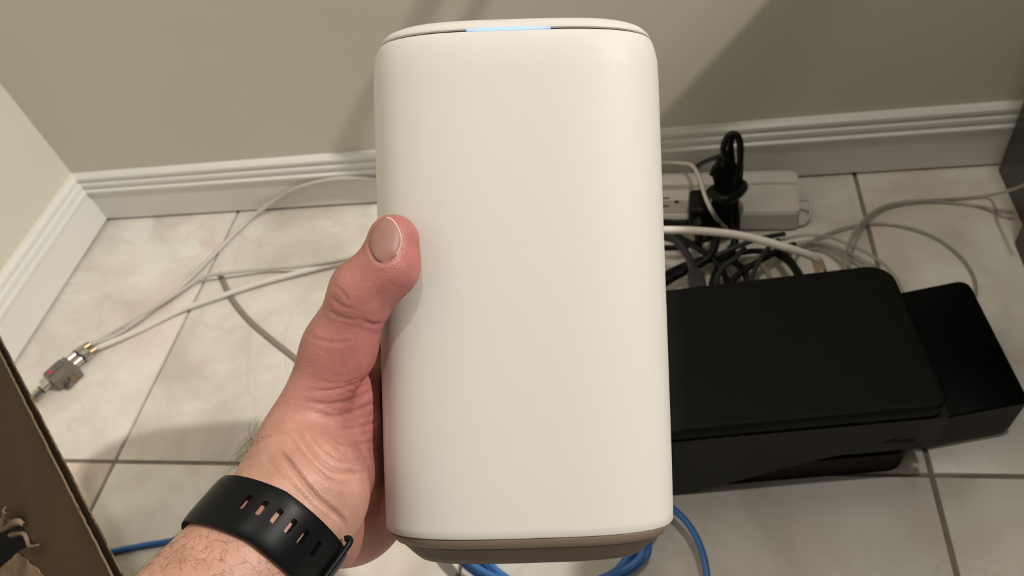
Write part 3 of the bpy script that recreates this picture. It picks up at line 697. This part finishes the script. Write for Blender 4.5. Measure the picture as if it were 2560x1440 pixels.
cu = bpy.data.curves.new('wordmark', 'FONT'); cu.body = 'xfinity'; cu.size = 0.0095; cu.extrude = 0.00025; cu.align_x = 'CENTER'
tmp = bpy.data.objects.new('tmp', cu); COL.objects.link(tmp)
dg = bpy.context.evaluated_depsgraph_get(); tm = bpy.data.meshes.new_from_object(tmp.evaluated_get(dg)); bpy.data.objects.remove(tmp)
TV = np.array([v_.co[:] for v_ in tm.vertices]); TF = [list(p.vertices) for p in tm.polygons]
px_ = wl(2245, 1095, mo[1]); xo = (px_ - mo) @ fd
v = np.array([ml(xo + q[0], -0.0002 - q[2] * .4, px_[2] + q[1] - 0.0015) for q in TV]); obj('wordmark', v, TF, M_blackdeep, skirt, smooth=False)
# second black box to its right
ang = math.radians(13.0); f2 = np.array([math.cos(ang), math.sin(ang), 0]); b2 = np.array([math.cos(math.radians(96)), math.sin(math.radians(96)), 0])
so = np.array([1.0420, -0.3322, 0])
sb = thing('set_top_box', 'small plain black box on the tiles, right of the modem', 'device', so - f2 * 0.04 + b2 * 0.06)
def sl(x, y, z): return so + f2 * x + b2 * y + np.array([0, 0, z])
def srr(x0, x1, y0, y1, r, z):
    P = []
    for cx, cy, a0_ in ((x1, y1, 0), (x0, y1, 90), (x0, y0, 180), (x1, y0, 270)):
        r_ = r if cy == y1 else 0.003
        sx = cx - math.copysign(r_, cx - (x0 + x1) / 2); sy = cy - math.copysign(r_, cy - (y0 + y1) / 2)
        for i in range(7):
            a = math.radians(a0_ + 15 * i); P.append(sl(sx + r_ * math.cos(a), sy + r_ * math.sin(a), z))
    return np.array(P)
WB = 0.078
v, f = loft([srr(-WB, -0.001, 0, 0.129, 0.010, 0.0490), srr(-WB, -0.001, -0.0005, 0.129, 0.010, 0.0500), srr(-WB + .001, -0.002, 0.001, 0.128, 0.010, 0.0508)]); obj('top_cover', v, f, M_blackdeep, sb, sharp=50)
v, f = loft([srr(-WB + .001, -0.006, 0.0015, 0.126, 0.010, 0.0030), srr(-WB + .001, -0.0050, 0.0006, 0.126, 0.010, 0.0105), srr(-WB + .001, -0.0045, 0.0, 0.128, 0.010, 0.0115), srr(-WB + .001, -0.001, 0.0, 0.128, 0.010, 0.0490)]); obj('case', v, f, M_blackside, sb, sharp=30)
for x_, y_ in ((-0.012, 0.012), (-WB + 0.012, 0.012), (-0.012, 0.115), (-WB + 0.012, 0.115)):
    v, f = tubeg([sl(x_, y_, 0.0002), sl(x_, y_, 0.0035)], 0.005, 12, 1, False); obj('rubber_foot', v, f, M_blackdeep, sb)

# ------------------------------------------------------------------ power strip
s0, s1 = np.array([0.700, -0.0405, 0]), np.array([0.9045, -0.0520, 0])
pd_ = s1 - s0; Ls = np.linalg.norm(pd_); pa = axes_from(pd_)
ps = thing('power_strip', 'light grey power strip lying along the baseboard under black cords', 'power strip', (s0 + s1) / 2, [pa[0], pa[1], pa[2]])
def pl_(x, y, z): return s1 + pa[0] * x + pa[1] * y + pa[2] * z
def psec(x, k=1.0, low=0.0):
    q = [(-0.0330, 0.002), (-0.0335, 0.010), (-0.0318, 0.0225 - low), (-0.0295, 0.0255 - low), (0.0085, 0.0275 - low), (0.0100, 0.0258 - low), (0.0112, 0.0258 - low), (0.0122, 0.0285), (0.0240, 0.0315), (0.0300, 0.0300), (0.0325, 0.0235), (0.0325, 0.002)]
    return np.array([pl_(x, y * k, 0.0015 + z * (0.55 + 0.45 * k)) for y, z in q])
v, f = loft([psec(-0.092), psec(-0.0905), psec(-0.010), psec(-0.003, .97), psec(0.0, .90)]); obj('end_housing', v, f, M_strip, ps, sharp=25)
v, f = loft([psec(-Ls, 1, .004), psec(-0.0925, 1, .004)]); obj('outlet_housing', v, f, M_strip, ps, sharp=25)
v, f = boxg(pl_(-0.142, -0.0095, 0.0235), (0.094, 0.034, 0.0014), 0.0006, 1, ax=pa); face = obj('outlet_face', v, f, M_stripface, ps, smooth=False)
v, f = boxg(pl_(-0.142, -0.0330, 0.0150), (0.094, 0.0016, 0.0085), 0.0004, 1, ax=pa); obj('front_groove', v, f, M_darkbrown, ps, smooth=False)
for cx in (-0.1350, -0.1700):
    G = [boxg(pl_(cx - 0.005, -0.0095 + dy, 0.02435), (0.0075, 0.0022, 0.0006), ax=pa) for dy in (-0.0062, 0.0062)]
    G.append(tubeg([pl_(cx + 0.0072, -0.0095, 0.0240), pl_(cx + 0.0072, -0.0095, 0.0247)], 0.0024, 12, 1, False))
    v, f = join(*G); sub('outlet', v, f, M_slot, face, smooth=False)
v, f = tubeg([pl_(-0.004, -0.004, 0.018), fl(2020, 500, 0.018), fl(2029, 520, 0.014), fl(2022, 545, 0.008), fl(2008, 560, 0.004), pl_(-0.003, -0.028, 0.006)], 0.0017, 8); obj('hanging_tab', v, f, M_strip, ps)

# ------------------------------------------------------------------ cords
def cord(name, label, mt, pts, r, cat='cable', group=None, n=8, seg=10, flat=1.0):
    v, f = tubeg(pts, r, seg, n, flat=flat); o = obj(name, v, f, mt, None); return tag(o, label, cat, group)
def PX(l, r): return [fl(x, y, z + r) for x, y, z in l]
# splitter
sc = fl(165, 945, 0.0); sx_ = fl(232, 882, 0) - fl(98, 1002, 0); sx_ /= np.linalg.norm(sx_); sa = axes_from(sx_)
sp = thing('coax_splitter', 'small metal coax splitter with three connectors lying on the tiles', 'splitter', sc, sa)
def spl(x, y, z): return sc + sa[0] * x + sa[1] * y + sa[2] * z
v, f = boxg(spl(0.001, -0.002, 0.0095), (0.030, 0.026, 0.015), 0.002, 2, ax=sa); obj('housing', v, f, M_metaldull, sp, sharp=40)
v, f = boxg(spl(-0.001, 0.005, 0.0174), (0.022, 0.011, 0.0009), 0.0002, 1, ax=sa); lb = obj('label_plate', v, f, mat('label_dark', (0.13, 0.125, 0.12), 0.45, 0.4), sp, smooth=False)
v, f = boxg(spl(-0.006, 0.004, 0.0180), (0.0042, 0.0085, 0.0004), ax=sa); sub('red_mark', v, f, M_red, lb, smooth=False)
for ex_, ey_ in ((-0.004, -0.018), (0.010, -0.017)):
    v, f = boxg(spl(ex_, ey_, 0.004), (0.009, 0.009, 0.003), 0.0012, 2, ax=sa); obj('mounting_ear', v, f, M_metaldull, sp, sharp=40)
v, f = tubeg([spl(0.004, -0.0135, 0.004), spl(0.004, -0.0195, 0.006)], 0.005, 6, 1, False); obj('ground_screw', v, f, M_brass, sp, sharp=30)
def port(x0, y, d):
    v, f = tubeg([spl(x0, y, 0.010), spl(x0 + d * 0.011, y, 0.0095)], 0.0046, 16, 1, False); p = obj('port', v, f, M_metal, sp, sharp=40)
    v, f = tubeg([spl(x0 + d * 0.010, y, 0.0095), spl(x0 + d * 0.0115, y, 0.0095)], 0.0054, 16, 1, False); sub('gasket', v, f, M_slot, p, sharp=40)
    v, f = tubeg([spl(x0 + d * 0.012, y, 0.0093), spl(x0 + d * 0.021, y, 0.0085)], 0.0056, 6, 1, False); sub('hex_nut', v, f, M_metal, p, sharp=30)
    v, f = tubeg([spl(x0 + d * 0.0205, y, 0.0085), spl(x0 + d * 0.028, y, 0.0070)], 0.0043, 14, 1, False); sub('collar', v, f, M_brass, p, sharp=40)
    return spl(x0 + d * 0.0275, y, 0.0070)
pA = port(0.016, 0.0075, 1); pB = port(0.016, -0.0055, 1); pC = port(-0.015, 0.001, -1)
CX = 0.0031
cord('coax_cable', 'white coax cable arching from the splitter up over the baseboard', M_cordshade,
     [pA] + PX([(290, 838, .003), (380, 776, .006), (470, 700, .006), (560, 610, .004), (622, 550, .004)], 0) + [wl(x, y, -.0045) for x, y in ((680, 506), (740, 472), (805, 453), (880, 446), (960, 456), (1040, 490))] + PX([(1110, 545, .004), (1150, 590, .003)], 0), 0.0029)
cord('coax_cable', 'white coax cable from the splitter along the floor to behind the thumb', M_cordwhite,
     [pB] + PX([(345, 828, 0), (450, 777, 0.001), (560, 738, .002), (650, 708, .002), (750, 681, .003), (850, 655, .006), (940, 636, .01), (1040, 622, .012), (1200, 615, .01)], .0034), 0.0034)
cord('coax_cable', 'thin white cable bending over the grey shadow strip near the floor centre-left', M_cordshade,
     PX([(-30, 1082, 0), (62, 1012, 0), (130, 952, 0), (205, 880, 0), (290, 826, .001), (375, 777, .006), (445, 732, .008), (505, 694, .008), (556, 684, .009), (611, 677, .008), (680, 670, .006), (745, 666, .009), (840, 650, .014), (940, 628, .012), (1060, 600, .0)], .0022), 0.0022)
cord('coax_cable', 'short white cable from the splitter input to behind the cardboard flap', M_cordwhite,
     [pC] + PX([(80, 1018, .001), (40, 1056, 0), (-10, 1105, 0), (-60, 1150, 0)], .0031), 0.0033)
cord('shadow_strip', 'taupe grey strip standing for a cable shadow, from under the white cables to behind the hand', M_taupe,
     PX([(548, 682, 0), (556, 700, 0), (580, 748, 0), (622, 800, 0), (680, 850, 0), (735, 894, 0), (790, 945, 0), (840, 1000, 0), (880, 1070, 0), (960, 1150, 0), (1080, 1200, 0)], .0012), 0.0034, n=10, flat=0.45)  # flat strip coloured as a soft cable shadow on the tiles
# unseen cable loop above the view, added to cast shadow bands on the wall
Lp = np.array(lo.location[:])
def toward(P, t): return P + t * (Lp - P)
cord('shadow_casting_cord', 'unseen loop of grey cable above the view, added to shade the back wall', M_taupe,
     [np.array([1.25, -0.01, 1.20]), np.array([1.08, -0.06, 0.84])] + [toward(wl(x, y), .15) for x, y in ((1150, -90), (1095, 0), (1050, 62), (990, 160), (940, 270), (922, 350), (945, 420), (1010, 410), (1090, 300), (1165, 160), (1214, 50), (1240, 0), (1290, -110))] + [np.array([1.10, -0.05, 0.80]), np.array([1.28, -0.01, 1.20])], [.0085, .0085, .0085, .0085, .0085, .008, .007, .006, .006, .006], seg=12)
# white coax into the back of the modem
ce = ml(-0.050, DM + 0.024, 0.088)
cord('coax_cable', 'cream coax cable curving over the black cords into the modem back', M_cordwhite,
     PX([(1250, 640, .004), (1320, 650, .006), (1410, 630, .04), (1500, 596, .085), (1580, 578, .103), (1660, 575, .108), (1760, 578, .11), (1860, 590, .11), (1960, 617, .106), (2030, 641, .096)], 0) + [ce], 0.0037)
cn = thing('coax_connector', 'brass screw connector on the cream coax at the modem back', 'connector', ce, [fd, bd, np.array([0, 0, 1.0])])
v, f = tubeg([ce + bd * 0.003, ce - bd * 0.012], 0.0052, 6, 1, False); obj('hex_nut', v, f, M_brass, cn, sharp=30)
v, f = tubeg([ce - bd * 0.011, ce - bd * 0.021], 0.0045, 14, 1, False); obj('sleeve', v, f, M_metal, cn, sharp=30)
# clear thin cables on the right
r = 0.0017
cord('clear_cable', 'thin clear cable sweeping in a wide arc up to the right edge', M_clear, PX([(2112, 700, .01), (2112, 655, .012), (2122, 610, .012), (2148, 562, .010), (2190, 525, .006), (2245, 507, .003), (2320, 501, .001), (2400, 497, .0), (2480, 487, .006)], r) + [xl(2530, 474, 1.094), xl(2562, 462, 1.094), xl(2640, 425, 1.094)], r, group=None)
cord('clear_cable', 'thin clear cable running just below the wide arc to the cabinet', M_clear, PX([(2124, 690, .006), (2126, 650, .006), (2140, 600, .006), (2170, 552, .004), (2215, 521, .001), (2300, 506, 0), (2390, 508, 0), (2455, 519, 0), (2500, 538, 0), (2532, 546, 0)], r), 0.0015)
cord('clear_cable', 'short thin clear cable near the cabinet foot', M_clear, PX([(2440, 514, 0.001), (2480, 522, .002), (2512, 526, .002), (2532, 532, .0)], r), 0.0013)
cord('clear_cable', 'thin clear cable looping round behind the small black box', M_clear, PX([(2005, 618, .004), (2060, 588, .003), (2130, 566, .001), (2200, 560, 0), (2270, 570, 0), (2340, 596, 0), (2398, 640, 0), (2432, 690, 0), (2438, 735, 0), (2415, 775, 0), (2370, 800, 0)], r), r)
for k_, l in enumerate(([(1950, 600, .01), (2010, 588, .012), (2070, 592, .012), (2130, 614, .012), (2190, 646, .01), (2235, 690, .006), (2262, 745, .002)],
                        [(1975, 612, .006), (2030, 604, .008), (2090, 618, .010), (2150, 648, .010), (2200, 690, .01), (2225, 740, .01)],
                        [(1940, 640, .004), (1990, 618, .004), (2050, 612, .003), (2110, 630, .004), (2160, 668, .006), (2180, 720, .01)],
                        [(1985, 660, .0), (2000, 632, .002), (2045, 622, .002), (2085, 640, .003), (2130, 680, .006), (2150, 730, .01)])):
    lab = ['outermost', 'second', 'third', 'innermost'][k_]
    cord('clear_cable', lab + ' of four clear cables curving together behind the modem corner', M_clear, PX(l, r), r, group='clear cables bunched behind the modem')
cord('white_cord', 'thin off-white cord draped over the power strip', M_strip, [fl(1600, 412, .045)] + PX([(1660, 407, .044), (1700, 408, .044), (1730, 414, .056), (1750, 446, .068), (1762, 488, .068), (1780, 528, .062), (1800, 556, .03), (1830, 580, .006)], 0), 0.0021)
cord('power_cable', 'black cord running across the front of the power strip', M_cordblack, PX([(1600, 548, .022), (1660, 553, .022), (1710, 557, .021), (1760, 553, .019), (1800, 556, .012), (1830, 575, .004)], 0), 0.0026)
# black plug and folded cord bundle leaning on the strip
pg = thing('power_plug', 'black angled power plug pushed into the power strip', 'plug', fl(1745, 500, 0.032), pa)
pgc = fl(1748, 520, 0.038)
v, f = boxg(pgc, (0.022, 0.034, 0.026), 0.004, 3, ax=pa); obj('plug_body', v, f, M_cordblack, pg, sharp=50)
v, f = tubeg([pgc - pa[1] * 0.015, pgc - pa[1] * 0.03 - pa[2] * 0.008, pgc - pa[1] * 0.042 - pa[2] * 0.022], [0.006, 0.005, 0.0036], 10, 5); obj('strain_relief', v, f, M_cordblack, pg)
def bw(x, y, o=0.0): return at(x, y, 0.735 + o)      # the bundle stands in front of the strip
bd_ = thing('cord_bundle', 'folded black power cord bundle standing up on the power strip', 'cord', fl(1800, 575, 0.0))
rg = np.random.default_rng(11); G = []
def zb(y): return 0.862 + (590 - y) * -0.00042
strands = [(-26, -22), (-16, -8), (-8, 10), (6, 16), (14, 24), (22, 30), (0, -2)]
for k_, (o1, o2) in enumerate(strands):
    z_ = rg.uniform(-.008, .008)
    def Z(x, y, e=0.0): return at(x, y, 0.845 - (590 - y) * 0.00030 + z_ + e)
    tx = 1812 + o1 * .9; ty = 392 + abs(o1) * .6 + rg.uniform(0, 14)
    if k_ == 5: tx, ty = 1834, 340
    P = [Z(1795 + o1 * 1.2, 585), Z(1800 + o1, 545), Z(1808 + o1 * .75, 500), Z(1812 + o1 * .7, 470), Z(1812 + o1 * .95, 435), Z(tx - 8, ty + 22), Z(tx + 3, ty), Z(tx + 15, ty + 16), Z(1826 + o2 * .8, 440), Z(1820 + o2 * .7, 472), Z(1815 + o2 * .8, 505), Z(1806 + o2 * 1.2, 548), Z(1800 + o2 * 1.4, 588)]
    v, f = tubeg(P, 0.0034, 8, 5); obj('strand', v, f, M_cordblack, bd_)
v, f = tubeg([Z0 for Z0 in [at(1816, 402, .775), at(1808, 372, .768), at(1818, 344, .762), at(1834, 335, .76), at(1848, 348, .762), at(1852, 385, .770), at(1846, 430, .785), at(1838, 470, .795)]], 0.0033, 8, 6); obj('top_loop', v, f, M_cordblack, bd_)
v, f = tubeg([at(1778 + 0, 478, .805), at(1795, 494, .788), at(1820, 498, .783), at(1848, 482, .79), at(1858, 465, .80), at(1840, 455, .815), at(1805, 462, .818), at(1778, 478, .805)], 0.0052, 8, 6); obj('tie', v, f, M_cordblack, bd_)
v, f = tubeg([at(1822, 382, .775), at(1795, 392, .79), at(1768, 402, .82), at(1748, 412, .86), at(1735, 425, .895)], 0.0027, 8, 6); obj('tail', v, f, M_cordblack, bd_)
# tangle behind the modem
tang = [
 (M_cordgrey, .0040, [(1640, 588, .05), (1690, 602, .05), (1722, 645, .045), (1736, 690, .05), (1742, 730, .06)], 'thick charcoal cable dropping to the modem beside the gateway'),
 (M_cordblack, .0033, [(1630, 705, .01), (1690, 672, .01), (1750, 650, .014), (1800, 645, .016), (1850, 665, .02), (1870, 705, .03)], 'black cable crossing low behind the modem nearest the gateway'),
 (M_cordblack, .0035, [(1690, 588, .02), (1740, 618, .024), (1785, 650, .022), (1812, 690, .02), (1820, 720, .03)], 'black cable slanting down right through the tangle'),
 (M_cordblack, .0045, [(1790, 560, .03), (1790, 600, .028), (1775, 640, .024), (1735, 668, .02), (1690, 690, .018), (1640, 720, .02)], 'heavy black cable falling from the cord bundle to the lower left'),
 (M_cordblack, .0034, [(1815, 725, .02), (1845, 688, .022), (1895, 655, .024), (1945, 628, .022), (1985, 612, .012)], 'black cable rising to the right behind the modem'),
 (M_cordblack, .0030, [(1760, 655, .008), (1820, 640, .010), (1880, 628, .012), (1935, 634, .016), (1975, 660, .02), (2003, 705, .03)], 'black cable arching to the right end of the tangle'),
 (M_cordgrey, .0026, [(1790, 640, .03), (1830, 622, .034), (1880, 602, .034), (1930, 590, .028), (1960, 585, .02)], 'charcoal cable lying highest across the tangle'),
 (M_cordgrey, .0024, [(1872, 715, .04), (1885, 680, .04), (1902, 645, .038), (1922, 618, .034), (1945, 600, .026)], 'charcoal cable crossing upright in the middle of the tangle'),
 (M_cordblack, .0036, [(1930, 605, .02), (1948, 622, .024), (1972, 648, .026), (1995, 680, .03), (2015, 715, .04)], 'black cable dropping steeply at the right end of the tangle'),
 (M_cordgrey, .0026, [(1790, 725, .03), (1795, 690, .03), (1812, 664, .03), (1838, 646, .03), (1860, 620, .02)], 'charcoal cable hooking upward left of centre in the tangle'),
 (M_taupe, .0026, [(1930, 725, .03), (1922, 690, .03), (1905, 665, .026), (1880, 655, .02), (1850, 668, .01), (1840, 700, .01)], 'brownish cable making a small arch behind the modem'),
 (M_cordblack, .0040, [(1835, 570, .03), (1838, 600, .026), (1822, 640, .02), (1795, 672, .014), (1780, 712, .014)], 'black cable hanging straight down from the cord bundle'),
 (M_cordblack, .0032, [(1640, 620, .014), (1700, 618, .018), (1760, 600, .02), (1800, 580, .02)], 'black cable running under the cream coax to the bundle'),
]
for mt, r_, l, lab in tang: cord('black_cable' if mt is M_cordblack else ('grey_cable' if mt is M_cordgrey else 'brown_cable'), lab, mt, PX(l, r_ * .0), r_, group='cables tangled behind the modem')
pc = fl(1742, 706, 0.062)
pn = thing('cable_plug', 'charcoal plug on the thick cable at the modem back', 'plug', pc, [fd, bd, np.array([0, 0, 1.0])])
v, f = boxg(pc, (0.016, 0.020, 0.012), 0.002, 2, ax=[fd, bd, [0, 0, 1]]); obj('plug_body', v, f, M_cordgrey, pn, sharp=40)
v, f = boxg(pc + bd * 0.012, (0.010, 0.008, 0.008), 0.0015, 2, ax=[fd, bd, [0, 0, 1]]); obj('strain_relief', v, f, M_cordgrey, pn, sharp=40)
# blue network cables
RB = 0.0028
cord('blue_cable', 'blue network cable emerging between the box flap and the forearm', M_blue, PX([(215, 1393, 0), (265, 1382, 0), (330, 1369, 0), (400, 1357, 0), (480, 1350, 0), (620, 1390, 0), (780, 1470, 0), (960, 1520, 0), (1090, 1525, .001), (1200, 1500, .003)], RB), RB)
cord('blue_cable', 'dark blue network cable curving down right of the gateway', M_blue, PX([(1560, 1225, .012), (1640, 1245, .016), (1692, 1280, .018), (1726, 1318, .018), (1750, 1364, .018), (1764, 1415, .018), (1768, 1480, .014), (1750, 1560, .004)], RB), RB)
loops = [((1385, 1318), 225, 150, .003), ((1378, 1322), 262, 160, .010), ((1392, 1312), 205, 168, .015), ((1380, 1330), 245, 138, .021)]
cc = []
for k_, ((cx, cy), rx, ry, h) in enumerate(loops):
    for a in np.linspace(0, 2 * math.pi, 15, endpoint=False) + .4: cc.append(fl(cx + rx * math.cos(a), cy + ry * math.sin(a), h + RB + .004 * a / 6.3))
cord('blue_cable', 'coil of bright blue network cable on the floor below the gateway', M_blue, cc, RB, n=5)
